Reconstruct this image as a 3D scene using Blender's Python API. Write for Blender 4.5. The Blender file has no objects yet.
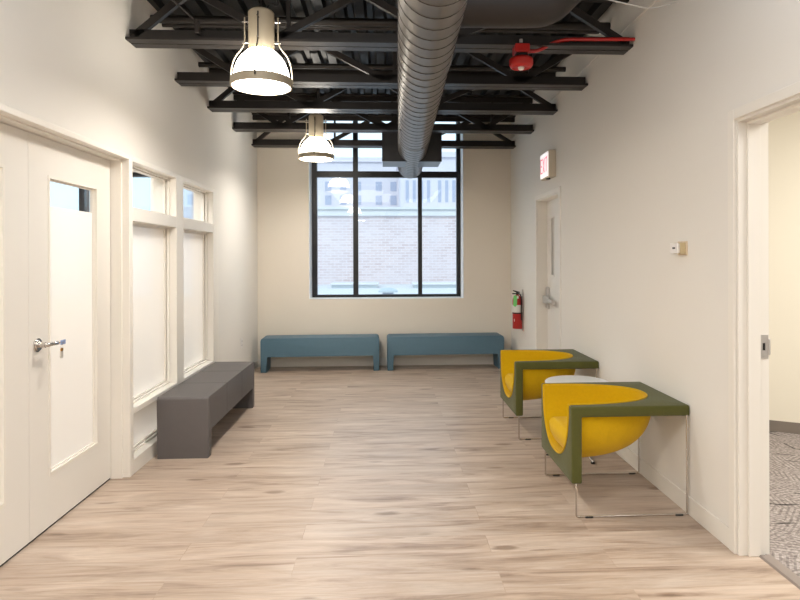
import bpy, bmesh, math, random
from mathutils import Vector, Matrix
random.seed(7)
C = bpy.context.scene.collection
scene = bpy.context.scene

# ------------------------------------------------------------------ camera
FPX, PX, PY, CAMH = 598.43, 415.93, 258.2, 1.46
YAW, ROLL, PITCH = math.radians(2.89), math.radians(.187), math.radians(-.0378)
def cam_rows():
    c, s = math.cos(YAW), math.sin(YAW); A = Matrix(((c, -s, 0), (0, 0, 1), (s, c, 0)))
    c, s = math.cos(PITCH), math.sin(PITCH); B = Matrix(((1, 0, 0), (0, c, -s), (0, s, c)))
    c, s = math.cos(ROLL), math.sin(ROLL); R = Matrix(((c, -s, 0), (s, c, 0), (0, 0, 1)))
    return R @ B @ A
M = cam_rows()
cd = bpy.data.cameras.new('camera'); cam = bpy.data.objects.new('camera', cd); C.objects.link(cam)
right, up, fwd = M[0], M[1], M[2]
rot = Matrix((right, up, -fwd)).transposed().to_4x4()
cam.matrix_world = Matrix.Translation((0, 0, CAMH)) @ rot
cd.sensor_width = 36; cd.sensor_fit = 'HORIZONTAL'; cd.lens = FPX * 36 / 800
cd.shift_x = (400 - PX) / 800; cd.shift_y = (PY - 300) / 800
cd.clip_start = .05; cd.clip_end = 500
scene.camera = cam

# ------------------------------------------------------------------ world, view, large lights
w = bpy.data.worlds.new('world'); scene.world = w; w.use_nodes = True
bg = w.node_tree.nodes['Background']
bg.inputs[0].default_value = (.60, .78, .92, 1); bg.inputs[1].default_value = 1.45
vs = scene.view_settings
vs.view_transform = 'Standard'; vs.look = 'None'; vs.exposure = .5; vs.gamma = 1; vs.use_curve_mapping = False

def area(name, loc, target, sx, sy, power, col):
    l = bpy.data.lights.new(name, 'AREA'); l.shape = 'RECTANGLE'; l.size = sx; l.size_y = sy
    l.energy = power; l.color = col
    o = bpy.data.objects.new(name, l); C.objects.link(o); o.location = loc
    o.rotation_euler = (Vector(target) - Vector(loc)).to_track_quat('-Z', 'Y').to_euler()
    return o
area('hall_fill_light', (0, -.1, 3.28), (0, -.1, 0), 3.0, 5.2, 78, (.96, .975, 1))  # unseen overhead panel added as soft fill for the hall
area('side_room_light', (3.6, 2.2, 2.75), (3.6, 2.3, 0), 2.0, 2.5, 92, (1, .97, .91))
area('entry_room_fill', (-3.6, 5.2, 3.1), (-3.6, 5.2, 0), 2.2, 4.0, 150, (1, .98, .96))  # unseen area light added to brighten the frosted panes from behind
sun = bpy.data.lights.new('sun', 'SUN'); sun.energy = .9; sun.angle = .15; sun.color = (1, .96, .9)
so = bpy.data.objects.new('sun', sun); C.objects.link(so)
so.rotation_euler = Vector((.35, .75, -.55)).to_track_quat('-Z', 'Y').to_euler()

# ------------------------------------------------------------------ materials
def srgb(r, g, b):
    f = lambda v: (v / 255 / 12.92) if v / 255 <= .04045 else ((v / 255 + .055) / 1.055) ** 2.4
    return (f(r), f(g), f(b), 1)
def mat(name, col, rough=.5, metal=0, spec=.5, bump=0, bscale=200, var=0, vscale=4, emit=None, estr=0, sheen=0, coat=0):
    m = bpy.data.materials.new(name); m.use_nodes = True; nt = m.node_tree; N = nt.nodes; L = nt.links
    p = N['Principled BSDF']
    p.inputs['Base Color'].default_value = col; p.inputs['Roughness'].default_value = rough
    p.inputs['Metallic'].default_value = metal; p.inputs['Specular IOR Level'].default_value = spec
    if sheen: p.inputs['Sheen Weight'].default_value = sheen
    if coat: p.inputs['Coat Weight'].default_value = coat
    if emit: p.inputs['Emission Color'].default_value = emit; p.inputs['Emission Strength'].default_value = estr
    tc = N.new('ShaderNodeTexCoord')
    if bump:
        n = N.new('ShaderNodeTexNoise'); n.inputs['Scale'].default_value = bscale; n.inputs['Detail'].default_value = 4
        b = N.new('ShaderNodeBump'); b.inputs['Strength'].default_value = bump; b.inputs['Distance'].default_value = .004
        L.new(tc.outputs['Object'], n.inputs['Vector']); L.new(n.outputs['Fac'], b.inputs['Height']); L.new(b.outputs['Normal'], p.inputs['Normal'])
    if var:
        n = N.new('ShaderNodeTexNoise'); n.inputs['Scale'].default_value = vscale; n.inputs['Detail'].default_value = 5
        mx = N.new('ShaderNodeMix'); mx.data_type = 'RGBA'
        mx.inputs['A'].default_value = tuple(c * (1 - var) for c in col[:3]) + (1,)
        mx.inputs['B'].default_value = tuple(min(1, c * (1 + var)) for c in col[:3]) + (1,)
        L.new(tc.outputs['Object'], n.inputs['Vector']); L.new(n.outputs['Fac'], mx.inputs['Factor']); L.new(mx.outputs['Result'], p.inputs['Base Color'])
    return m
WALL = mat('wall_paint', srgb(232, 228, 221), .75, spec=.25, bump=.05, bscale=90, var=.015, vscale=1.5)
WALLB = mat('back_wall_paint', srgb(232, 224, 211), .75, spec=.25, bump=.05, bscale=90, var=.015, vscale=1.5)
REVEAL = mat('window_reveal_paint', srgb(240, 240, 240), .6)
TRIM = mat('trim_paint', srgb(235, 230, 221), .4, bump=.02, bscale=60)
DOORM = mat('door_paint', srgb(232, 228, 221), .45, bump=.02, bscale=80)
BLACKST = mat('black_painted_steel', srgb(36, 31, 28), .42, spec=.5, bump=.05, bscale=40, var=.25, vscale=9)
DECK = mat('black_deck', srgb(16, 14, 13), .45, spec=.5, var=.3, vscale=3)
GALV = mat('galvanised_steel', srgb(122, 117, 112), .38, metal=.75, var=.12, vscale=6)
SEAM = mat('duct_seam_steel', srgb(78, 74, 72), .45, metal=.6)
BOXM = mat('damper_box_steel', srgb(52, 52, 54), .35, metal=.2)
DARKD = mat('dark_branch_duct', srgb(34, 27, 25), .5, bump=.1, bscale=30)
FRAMEB = mat('black_window_frame', srgb(18, 19, 22), .35)
GREYV = mat('grey_vinyl', srgb(92, 87, 86), .55, bump=.12, bscale=350, var=.05, vscale=20)
BLUEV = mat('blue_vinyl', srgb(80, 112, 130), .5, bump=.12, bscale=350, var=.05, vscale=20)
GREEN = mat('olive_felt', srgb(86, 86, 44), .95, spec=.1, bump=.35, bscale=420, var=.1, vscale=60, sheen=.15)
YELL = mat('mustard_felt', srgb(212, 170, 16), .92, spec=.1, bump=.35, bscale=420, var=.08, vscale=60, sheen=.1)
CHROME = mat('chrome', srgb(205, 200, 195), .16, metal=1)
SATIN = mat('satin_steel', srgb(200, 196, 192), .35, metal=.6)
RUBBER = mat('black_rubber', srgb(40, 38, 37), .7)
WHITEP = mat('white_laminate', srgb(238, 238, 238), .3)
RED = mat('red_enamel', srgb(180, 26, 22), .3, coat=.3)
REDP = mat('red_plastic', srgb(190, 34, 28), .4)
BLACKP = mat('black_plastic', srgb(22, 22, 22), .5)
GREENT = mat('green_tag', srgb(120, 214, 120), .6)
WHITEL = mat('white_label', srgb(228, 226, 218), .6)
BEIGEP = mat('beige_plastic', srgb(200, 182, 142), .5)
IVORYP = mat('white_plastic', srgb(236, 232, 228), .45)
LAMPM = mat('lamp_housing', srgb(186, 174, 152), .45, metal=.15)
BRASS = mat('brass', srgb(176, 130, 60), .3, metal=1)
BLUET = mat('blue_key_head', srgb(130, 150, 190), .4)
CLEART = mat('grey_key_tag', srgb(190, 184, 176), .35)
GREYBASE = mat('grey_rubber_base', srgb(128, 118, 108), .6)
WCABLE = mat('white_cable', srgb(215, 212, 208), .5)
SIGNW = mat('exit_sign_face', srgb(240, 236, 236), .4, emit=(1, .93, .93, 1), estr=.55)
SIGNR = mat('exit_letters', srgb(214, 60, 84), .4, emit=(1, .22, .30, 1), estr=.45)
GLOW = mat('lamp_glow', (1, 1, 1, 1), .4, emit=(1, .94, .84, 1), estr=9)
DOME = mat('glowing_glass_shade', (1, 1, 1, 1), .25, emit=(1, .93, .82, 1), estr=15)
ROOFM = mat('white_roof_membrane', srgb(206, 206, 208), .8, var=.05)
CAPM = mat('roof_coping', srgb(208, 208, 210), .6)
STONE = mat('pale_stone', srgb(212, 206, 212), .9, var=.06, vscale=.6)
STONEW = mat('far_window_glass', srgb(168, 172, 190), .4)
CURB = mat('pale_blue_metal', srgb(176, 186, 192), .5)

def schlick(N, L, f0=.04):
    """two-sided Fresnel reflectance of a thin pane"""
    g = N.new('ShaderNodeNewGeometry'); d = N.new('ShaderNodeVectorMath'); d.operation = 'DOT_PRODUCT'
    L.new(g.outputs['Incoming'], d.inputs[0]); L.new(g.outputs['Normal'], d.inputs[1])
    def mm(op, a, b=None):
        n = N.new('ShaderNodeMath'); n.operation = op
        for i, v in enumerate((a, b)):
            if v is None: continue
            if isinstance(v, (int, float)): n.inputs[i].default_value = v
            else: L.new(v, n.inputs[i])
        return n.outputs[0]
    c = mm('ABSOLUTE', d.outputs['Value']); p5 = mm('POWER', mm('SUBTRACT', 1.0, c), 5.0)
    return mm('ADD', mm('MULTIPLY', p5, 1 - f0), f0)
def glass_mat():
    m = bpy.data.materials.new('clear_glass'); m.use_nodes = True; nt = m.node_tree; N = nt.nodes; L = nt.links
    N.remove(N['Principled BSDF']); o = N['Material Output']
    t = N.new('ShaderNodeBsdfTransparent'); t.inputs[0].default_value = (.94, .96, .97, 1)
    g = N.new('ShaderNodeBsdfGlossy'); g.inputs['Roughness'].default_value = .01
    x = N.new('ShaderNodeMixShader'); L.new(schlick(N, L), x.inputs[0]); L.new(t.outputs[0], x.inputs[1]); L.new(g.outputs[0], x.inputs[2])
    L.new(x.outputs[0], o.inputs[0]); return m
GLASS = glass_mat()
def frost_mat():
    m = bpy.data.materials.new('frosted_film'); m.use_nodes = True; nt = m.node_tree; N = nt.nodes; L = nt.links
    N.remove(N['Principled BSDF']); o = N['Material Output']
    d = N.new('ShaderNodeBsdfDiffuse'); d.inputs[0].default_value = srgb(240, 238, 234)
    tl = N.new('ShaderNodeBsdfTranslucent'); tl.inputs[0].default_value = srgb(250, 250, 248)
    t = N.new('ShaderNodeBsdfTransparent')
    g = N.new('ShaderNodeBsdfGlossy'); g.inputs['Roughness'].default_value = .08
    a = N.new('ShaderNodeMixShader'); a.inputs[0].default_value = .45; L.new(d.outputs[0], a.inputs[1]); L.new(tl.outputs[0], a.inputs[2])
    b = N.new('ShaderNodeMixShader'); b.inputs[0].default_value = .16; L.new(a.outputs[0], b.inputs[1]); L.new(t.outputs[0], b.inputs[2])
    c = N.new('ShaderNodeMixShader'); L.new(schlick(N, L), c.inputs[0]); L.new(b.outputs[0], c.inputs[1]); L.new(g.outputs[0], c.inputs[2])
    L.new(c.outputs[0], o.inputs[0]); return m
FROST = frost_mat()

def math_node(N, op, a=None, b=None):
    n = N.new('ShaderNodeMath'); n.operation = op
    if a is not None: n.inputs[0].default_value = a
    if b is not None: n.inputs[1].default_value = b
    return n
def wood_mat():
    m = bpy.data.materials.new('oak_planks'); m.use_nodes = True; nt = m.node_tree; N = nt.nodes; L = nt.links
    p = N['Principled BSDF']; tc = N.new('ShaderNodeTexCoord')
    br = N.new('ShaderNodeTexBrick'); br.offset = .37; br.offset_frequency = 2
    br.inputs['Color1'].default_value = (0, 0, 0, 1); br.inputs['Color2'].default_value = (1, 1, 1, 1); br.inputs['Mortar'].default_value = (.5, .5, .5, 1)
    br.inputs['Scale'].default_value = 1; br.inputs['Brick Width'].default_value = 1.52; br.inputs['Row Height'].default_value = .182
    br.inputs['Mortar Size'].default_value = .0014; br.inputs['Mortar Smooth'].default_value = .1; br.inputs['Bias'].default_value = 0
    L.new(tc.outputs['Object'], br.inputs['Vector'])
    # every plank has its own grain: shift the lookup by the plank's random value
    sep = N.new('ShaderNodeSeparateXYZ'); L.new(tc.outputs['Object'], sep.inputs[0])
    rnd = math_node(N, 'MULTIPLY', b=37.0); L.new(br.outputs['Color'], rnd.inputs[0])
    def stretched(sx, sy):
        mx = math_node(N, 'MULTIPLY', b=sx); my = math_node(N, 'MULTIPLY', b=sy)
        L.new(sep.outputs[0], mx.inputs[0]); L.new(sep.outputs[1], my.inputs[0])
        cb = N.new('ShaderNodeCombineXYZ'); L.new(mx.outputs[0], cb.inputs[0]); L.new(my.outputs[0], cb.inputs[1]); L.new(rnd.outputs[0], cb.inputs[2])
        return cb
    g1 = N.new('ShaderNodeTexNoise'); g1.inputs['Scale'].default_value = 1; g1.inputs['Detail'].default_value = 6; g1.inputs['Roughness'].default_value = .62; g1.inputs['Distortion'].default_value = .9
    L.new(stretched(1.5, 12).outputs[0], g1.inputs['Vector'])
    g2 = N.new('ShaderNodeTexNoise'); g2.inputs['Scale'].default_value = 1; g2.inputs['Detail'].default_value = 5; g2.inputs['Roughness'].default_value = .7
    L.new(stretched(5, 150).outputs[0], g2.inputs['Vector'])
    wv = N.new('ShaderNodeTexNoise'); wv.inputs['Scale'].default_value = 1; wv.inputs['Detail'].default_value = 3; wv.inputs['Distortion'].default_value = 2.5
    L.new(stretched(.9, 3.2).outputs[0], wv.inputs['Vector'])
    r1 = N.new('ShaderNodeValToRGB'); e = r1.color_ramp.elements
    e[0].position = .28; e[0].color = srgb(140, 118, 102); e[1].position = .72; e[1].color = srgb(211, 197, 183)
    x = e.new(.46); x.color = srgb(190, 170, 152)
    L.new(g1.outputs['Fac'], r1.inputs[0])
    r2 = N.new('ShaderNodeValToRGB'); e = r2.color_ramp.elements
    e[0].position = .36; e[0].color = (.86, .85, .84, 1); e[1].position = .62; e[1].color = (1.04, 1.03, 1.02, 1)
    L.new(g2.outputs['Fac'], r2.inputs[0])
    m1 = N.new('ShaderNodeMix'); m1.data_type = 'RGBA'; m1.blend_type = 'MULTIPLY'; m1.inputs['Factor'].default_value = .95
    L.new(r1.outputs[0], m1.inputs['A']); L.new(r2.outputs[0], m1.inputs['B'])
    r3 = N.new('ShaderNodeValToRGB'); e = r3.color_ramp.elements
    e[0].position = .30; e[0].color = (.82, .80, .79, 1); e[1].position = .56; e[1].color = (1.0, 1.0, 1.0, 1)
    L.new(wv.outputs['Fac'], r3.inputs[0])
    m2 = N.new('ShaderNodeMix'); m2.data_type = 'RGBA'; m2.blend_type = 'MULTIPLY'; m2.inputs['Factor'].default_value = .8
    L.new(m1.outputs['Result'], m2.inputs['A']); L.new(r3.outputs[0], m2.inputs['B'])
    # plank to plank tone
    r4 = N.new('ShaderNodeValToRGB'); e = r4.color_ramp.elements
    e[0].position = 0; e[0].color = (.90, .88, .86, 1); e[1].position = 1; e[1].color = (1.05, 1.04, 1.03, 1)
    L.new(br.outputs['Color'], r4.inputs[0])
    m3 = N.new('ShaderNodeMix'); m3.data_type = 'RGBA'; m3.blend_type = 'MULTIPLY'; m3.inputs['Factor'].default_value = .8
    L.new(m2.outputs['Result'], m3.inputs['A']); L.new(r4.outputs[0], m3.inputs['B'])
    # knots and cracks
    vo = N.new('ShaderNodeTexVoronoi'); vo.inputs['Scale'].default_value = 1; L.new(stretched(1.5, 4.2).outputs[0], vo.inputs['Vector'])
    kn = N.new('ShaderNodeTexNoise'); kn.inputs['Scale'].default_value = 1; kn.inputs['Detail'].default_value = 3; L.new(stretched(9, 40).outputs[0], kn.inputs['Vector'])
    ad = math_node(N, 'MULTIPLY', b=.12); L.new(kn.outputs['Fac'], ad.inputs[0])
    sm = math_node(N, 'ADD'); L.new(vo.outputs['Distance'], sm.inputs[0]); L.new(ad.outputs[0], sm.inputs[1])
    r5 = N.new('ShaderNodeValToRGB'); e = r5.color_ramp.elements
    e[0].position = .12; e[0].color = (.36, .28, .22, 1); e[1].position = .19; e[1].color = (1, 1, 1, 1)
    L.new(sm.outputs[0], r5.inputs[0])
    m4 = N.new('ShaderNodeMix'); m4.data_type = 'RGBA'; m4.blend_type = 'MULTIPLY'; m4.inputs['Factor'].default_value = .75
    L.new(m3.outputs['Result'], m4.inputs['A']); L.new(r5.outputs[0], m4.inputs['B'])
    m5 = N.new('ShaderNodeMix'); m5.data_type = 'RGBA'; m5.inputs['B'].default_value = srgb(150, 124, 102)
    sf = math_node(N, 'MULTIPLY', b=.4); L.new(br.outputs['Fac'], sf.inputs[0])
    L.new(sf.outputs[0], m5.inputs['Factor']); L.new(m4.outputs['Result'], m5.inputs['A'])
    L.new(m5.outputs['Result'], p.inputs['Base Color'])
    p.inputs['Roughness'].default_value = .36; p.inputs['Specular IOR Level'].default_value = .55
    b = N.new('ShaderNodeBump'); b.inputs['Strength'].default_value = .25; b.inputs['Distance'].default_value = .002
    L.new(g2.outputs['Fac'], b.inputs['Height']); L.new(b.outputs['Normal'], p.inputs['Normal'])
    return m
WOOD = wood_mat()
def brick_mat():
    m = bpy.data.materials.new('pale_brick'); m.use_nodes = True; nt = m.node_tree; N = nt.nodes; L = nt.links
    p = N['Principled BSDF']; tc = N.new('ShaderNodeTexCoord'); mp = N.new('ShaderNodeMapping'); mp.inputs['Rotation'].default_value = (math.radians(90), 0, 0)
    br = N.new('ShaderNodeTexBrick'); br.inputs['Scale'].default_value = 1; br.inputs['Brick Width'].default_value = .26; br.inputs['Row Height'].default_value = .09
    br.inputs['Mortar Size'].default_value = .012
    br.inputs['Color1'].default_value = srgb(186, 156, 152); br.inputs['Color2'].default_value = srgb(214, 192, 188); br.inputs['Mortar'].default_value = srgb(220, 212, 214)
    n = N.new('ShaderNodeTexNoise'); n.inputs['Scale'].default_value = 1.1; n.inputs['Detail'].default_value = 6
    x = N.new('ShaderNodeMix'); x.data_type = 'RGBA'; x.inputs['B'].default_value = srgb(214, 206, 210)
    L.new(tc.outputs['Object'], mp.inputs[0]); L.new(mp.outputs[0], br.inputs['Vector']); L.new(tc.outputs['Object'], n.inputs['Vector'])
    L.new(n.outputs['Fac'], x.inputs['Factor']); L.new(br.outputs['Color'], x.inputs['A']); L.new(x.outputs['Result'], p.inputs['Base Color'])
    p.inputs['Roughness'].default_value = .9
    return m
BRICK = brick_mat()
def carpet_mat():
    m = bpy.data.materials.new('patterned_carpet'); m.use_nodes = True; nt = m.node_tree; N = nt.nodes; L = nt.links
    p = N['Principled BSDF']; tc = N.new('ShaderNodeTexCoord')
    n = N.new('ShaderNodeTexNoise'); n.inputs['Scale'].default_value = 60; n.inputs['Detail'].default_value = 5; L.new(tc.outputs['Object'], n.inputs['Vector'])
    r = N.new('ShaderNodeValToRGB'); r.color_ramp.elements[0].position = .3; r.color_ramp.elements[0].color = srgb(126, 116, 112); r.color_ramp.elements[1].position = .7; r.color_ramp.elements[1].color = srgb(188, 178, 172)
    L.new(n.outputs['Fac'], r.inputs[0])
    cur = r.outputs[0]
    def mm(op, a_, b_=None):
        q = N.new('ShaderNodeMath'); q.operation = op
        for i_, v_ in enumerate((a_, b_)):
            if v_ is None: continue
            if isinstance(v_, (int, float)): q.inputs[i_].default_value = v_
            else: L.new(v_, q.inputs[i_])
        return q.outputs[0]
    sp = N.new('ShaderNodeSeparateXYZ'); L.new(tc.outputs['Object'], sp.inputs[0])
    for vsc, fq, lo, thr_ in ((6.5, 210, .70, .35), (3.1, 42, .30, .955)):
        vc = N.new('ShaderNodeTexVoronoi'); vc.inputs['Scale'].default_value = vsc; L.new(tc.outputs['Object'], vc.inputs['Vector'])
        sc_ = N.new('ShaderNodeSeparateColor'); L.new(vc.outputs['Color'], sc_.inputs[0])
        an_ = mm('MULTIPLY', sc_.outputs[0], 3.1416)
        u_ = mm('ADD', mm('MULTIPLY', sp.outputs[0], mm('COSINE', an_)), mm('MULTIPLY', sp.outputs[1], mm('SINE', an_)))
        ln = mm('GREATER_THAN', mm('SINE', mm('MULTIPLY', u_, fq)), thr_)
        if lo < .5: ln = mm('MULTIPLY', ln, mm('LESS_THAN', vc.outputs['Distance'], .30))
        x = N.new('ShaderNodeMix'); x.data_type = 'RGBA'; x.blend_type = 'MULTIPLY'; x.inputs['B'].default_value = (lo, lo, lo, 1)
        L.new(ln, x.inputs['Factor']); L.new(cur, x.inputs['A']); cur = x.outputs['Result']
    # thin broken strokes in several directions
    for k, (ang, sc, thr, dk, loc) in enumerate(((.5, 9, .030, .22, 0), (1.15, 7, .028, .28, 7.1), (-.8, 25, .07, .75, 12.4), (1.4, 24, .06, .78, 2.4))):
        mp = N.new('ShaderNodeMapping'); mp.inputs['Rotation'].default_value = (0, 0, ang); mp.inputs['Scale'].default_value = (.38, 2.6, 1); mp.inputs['Location'].default_value = (loc, loc * .7, 0)
        v = N.new('ShaderNodeTexVoronoi'); v.inputs['Scale'].default_value = sc * .42
        L.new(tc.outputs['Object'], mp.inputs[0]); L.new(mp.outputs[0], v.inputs['Vector'])
        # stretched cell cores read as short strokes
        rr = N.new('ShaderNodeValToRGB'); rr.color_ramp.interpolation = 'LINEAR'
        rr.color_ramp.elements[0].position = thr + .04; rr.color_ramp.elements[0].color = (dk, dk, dk, 1); rr.color_ramp.elements[1].position = thr + .07; rr.color_ramp.elements[1].color = (1, 1, 1, 1)
        L.new(v.outputs['Distance'], rr.inputs[0])
        x = N.new('ShaderNodeMix'); x.data_type = 'RGBA'; x.blend_type = 'MULTIPLY'; x.inputs['Factor'].default_value = 1
        L.new(cur, x.inputs['A']); L.new(rr.outputs[0], x.inputs['B']); cur = x.outputs['Result']
    L.new(cur, p.inputs['Base Color']); p.inputs['Roughness'].default_value = .95; p.inputs['Specular IOR Level'].default_value = .1
    b = N.new('ShaderNodeBump'); b.inputs['Strength'].default_value = .4; b.inputs['Distance'].default_value = .004
    L.new(n.outputs['Fac'], b.inputs['Height']); L.new(b.outputs['Normal'], p.inputs['Normal'])
    return m
CARPET = carpet_mat()

# ------------------------------------------------------------------ mesh helpers (world coordinates)
ORG = {}
def nb(): return bmesh.new()
def box(b, x0, x1, y0, y1, z0, z1, bev=0, seg=2):
    vs_ = [b.verts.new((x, y, z)) for x in (x0, x1) for y in (y0, y1) for z in (z0, z1)]
    fs = [b.faces.new([vs_[i] for i in q]) for q in ((0, 1, 3, 2), (4, 6, 7, 5), (0, 4, 5, 1), (2, 3, 7, 6), (0, 2, 6, 4), (1, 5, 7, 3))]
    if bev:
        es = list({e for f in fs for e in f.edges})
        bmesh.ops.bevel(b, geom=es, offset=bev, segments=seg, affect='EDGES', profile=.5)
    return b
def prism(b, pts, axis, a0, a1, bev=0, seg=2):
    """polygon extruded along an axis; pts are the two other coordinates in x,y,z order"""
    def P(p, a):
        if axis == 'X': return (a, p[0], p[1])
        if axis == 'Y': return (p[0], a, p[1])
        return (p[0], p[1], a)
    A = [b.verts.new(P(p, a0)) for p in pts]; B = [b.verts.new(P(p, a1)) for p in pts]
    n = len(pts); fs = [b.faces.new(A), b.faces.new(B[::-1])]
    for i in range(n): fs.append(b.faces.new((A[i], B[i], B[(i + 1) % n], A[(i + 1) % n])))
    if bev:
        es = list({e for f in fs for e in f.edges})
        bmesh.ops.bevel(b, geom=es, offset=bev, segments=seg, affect='EDGES', profile=.5)
    return b
def tube(b, pts, r, n=10, cap=True, closed=False):
    pts = [Vector(p) for p in pts]; rings = []; m = len(pts)
    t0 = (pts[1] - pts[0]).normalized(); ref = Vector((0, 0, 1)) if abs(t0.z) < .9 else Vector((1, 0, 0))
    u = t0.cross(ref).normalized()
    for i, p in enumerate(pts):
        if closed: t = (pts[(i + 1) % m] - pts[i - 1]).normalized()
        else: t = ((pts[min(i + 1, m - 1)] - pts[max(i - 1, 0)])).normalized()
        u = (u - t * u.dot(t)).normalized(); v = t.cross(u)
        rr = r[i] if isinstance(r, (list, tuple)) else r
        rings.append([b.verts.new(p + (u * math.cos(2 * math.pi * k / n) + v * math.sin(2 * math.pi * k / n)) * rr) for k in range(n)])
    for i in range(m if closed else m - 1):
        A, B = rings[i], rings[(i + 1) % m]
        for k in range(n): b.faces.new((A[k], A[(k + 1) % n], B[(k + 1) % n], B[k]))
    if cap and not closed: b.faces.new(rings[0][::-1]); b.faces.new(rings[-1])
    return b
def bend(pts, r, seg=6):
    """round the inner corners of a polyline"""
    P = [Vector(p) for p in pts]; out = [P[0]]
    for i in range(1, len(P) - 1):
        a = (P[i - 1] - P[i]); c = (P[i + 1] - P[i]); rr = min(r, a.length * .49, c.length * .49)
        s = P[i] + a.normalized() * rr; e = P[i] + c.normalized() * rr
        for k in range(seg + 1):
            t = k / seg; out.append(s * (1 - t) ** 2 + P[i] * 2 * t * (1 - t) + e * t * t)
    out.append(P[-1]); return out
def lathe(b, prof, c, n=40, cap0=False, cap1=False):
    """prof: (radius, z) pairs around the vertical through c"""
    rings = []
    for r, z in prof:
        rings.append([b.verts.new((c[0] + r * math.cos(2 * math.pi * k / n), c[1] + r * math.sin(2 * math.pi * k / n), z)) for k in range(n)])
    for A, B in zip(rings, rings[1:]):
        for k in range(n): b.faces.new((A[k], A[(k + 1) % n], B[(k + 1) % n], B[k]))
    if cap0: b.faces.new(rings[0][::-1])
    if cap1: b.faces.new(rings[-1])
    return b
def slab_with_holes(b, axis, a0, a1, u0, u1, v0, v1, holes):
    """a flat slab thick along axis with rectangular holes, one welded mesh made of cells"""
    us = sorted({u0, u1, *[h[0] for h in holes], *[h[1] for h in holes]}); vs2 = sorted({v0, v1, *[h[2] for h in holes], *[h[3] for h in holes]})
    us = [u for u in us if u0 <= u <= u1]; vs2 = [v for v in vs2 if v0 <= v <= v1]
    solid = lambda i, j: 0 <= i < len(us) - 1 and 0 <= j < len(vs2) - 1 and not any(h[0] < (us[i] + us[i + 1]) / 2 < h[1] and h[2] < (vs2[j] + vs2[j + 1]) / 2 < h[3] for h in holes)
    cache = {}
    def V(a, i, j):
        k = (a, i, j)
        if k not in cache:
            u, v, c = us[i], vs2[j], (a0, a1)[a]
            cache[k] = b.verts.new((c, u, v) if axis == 'X' else (u, c, v) if axis == 'Y' else (u, v, c))
        return cache[k]
    for i in range(len(us) - 1):
        for j in range(len(vs2) - 1):
            if not solid(i, j): continue
            b.faces.new((V(0, i, j), V(0, i, j + 1), V(0, i + 1, j + 1), V(0, i + 1, j)))
            b.faces.new((V(1, i, j), V(1, i + 1, j), V(1, i + 1, j + 1), V(1, i, j + 1)))
            if not solid(i - 1, j): b.faces.new((V(0, i, j), V(1, i, j), V(1, i, j + 1), V(0, i, j + 1)))
            if not solid(i + 1, j): b.faces.new((V(0, i + 1, j), V(0, i + 1, j + 1), V(1, i + 1, j + 1), V(1, i + 1, j)))
            if not solid(i, j - 1): b.faces.new((V(0, i, j), V(0, i + 1, j), V(1, i + 1, j), V(1, i, j)))
            if not solid(i, j + 1): b.faces.new((V(0, i, j + 1), V(1, i, j + 1), V(1, i + 1, j + 1), V(0, i + 1, j + 1)))
    return b
def obj(name, b, m, parent=None, smooth=False, origin=None, keep_normals=False):
    if not keep_normals: bmesh.ops.recalc_face_normals(b, faces=b.faces[:])
    me = bpy.data.meshes.new(name)
    if parent is not None: o_ = ORG[parent.name]
    else:
        xs = [v.co for v in b.verts]
        o_ = origin if origin is not None else Vector(((min(v.x for v in xs) + max(v.x for v in xs)) / 2, (min(v.y for v in xs) + max(v.y for v in xs)) / 2, min(v.z for v in xs)))
    o_ = Vector(o_)
    bmesh.ops.translate(b, verts=b.verts[:], vec=-o_)
    b.to_mesh(me); b.free()
    me.materials.append(m)
    if smooth:
        for p in me.polygons: p.use_smooth = True
        if hasattr(me, 'set_sharp_from_angle'): me.set_sharp_from_angle(angle=math.radians(38))
    o = bpy.data.objects.new(name, me); C.objects.link(o)
    if parent is not None: o.parent = parent
    else: o.location = o_
    ORG[o.name] = o_
    return o
def tag(o, label, cat, group=None, kind=None):
    if label: o['label'] = label
    if cat: o['category'] = cat
    if group: o['group'] = group
    if kind: o['kind'] = kind
    return o
def thing(name, loc, label, cat, group=None):
    o = bpy.data.objects.new(name, None); o.empty_display_size = .1; C.objects.link(o); o.location = loc
    ORG[o.name] = Vector(loc); return tag(o, label, cat, group)
def struct(name, b, m, label=None, cat='structure', parent=None, smooth=False):
    o = obj(name, b, m, parent, smooth)
    if parent is None:
        o['kind'] = 'structure'; o['category'] = cat
        if label: o['label'] = label
    return o
def dup(root, loc, label, rz=None):
    r = root.copy(); C.objects.link(r); r.location = loc; r['label'] = label
    if rz is not None: r.rotation_euler = (0, 0, rz)
    def rec(src, dst):
        for ch in list(src.children):
            c = ch.copy(); C.objects.link(c); c.parent = dst; rec(ch, c)
    rec(root, r); return r

# ------------------------------------------------------------------ dimensions
XL, XD, XR, YB, YF = -1.7193, -1.8236, 1.7155, 8.13, -3.0
ZD = 3.33                      # underside of the roof deck
# ------------------------------------------------------------------ floor, ceiling, walls
b = nb(); box(b, -5.75, 1.832, YF, YB + .03, -.1, 0)
floor = struct('floor', b, WOOD, 'light oak plank floor running across the hall', 'floor')
b = nb(); box(b, 1.85, 6.3, -1.2, 6.6, -.1, .004)
struct('floor_side_room', b, CARPET, 'grey carpet with dark strokes beyond the open doorway', 'floor')
b = nb(); prism(b, [(1.808, 0), (1.872, 0), (1.866, .009), (1.815, .009)], 'Y', 1.86, 2.823)
struct('trim_1', b, mat('threshold_strip', srgb(140, 128, 120), .5), 'grey transition strip between oak floor and carpet', 'threshold')

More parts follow.
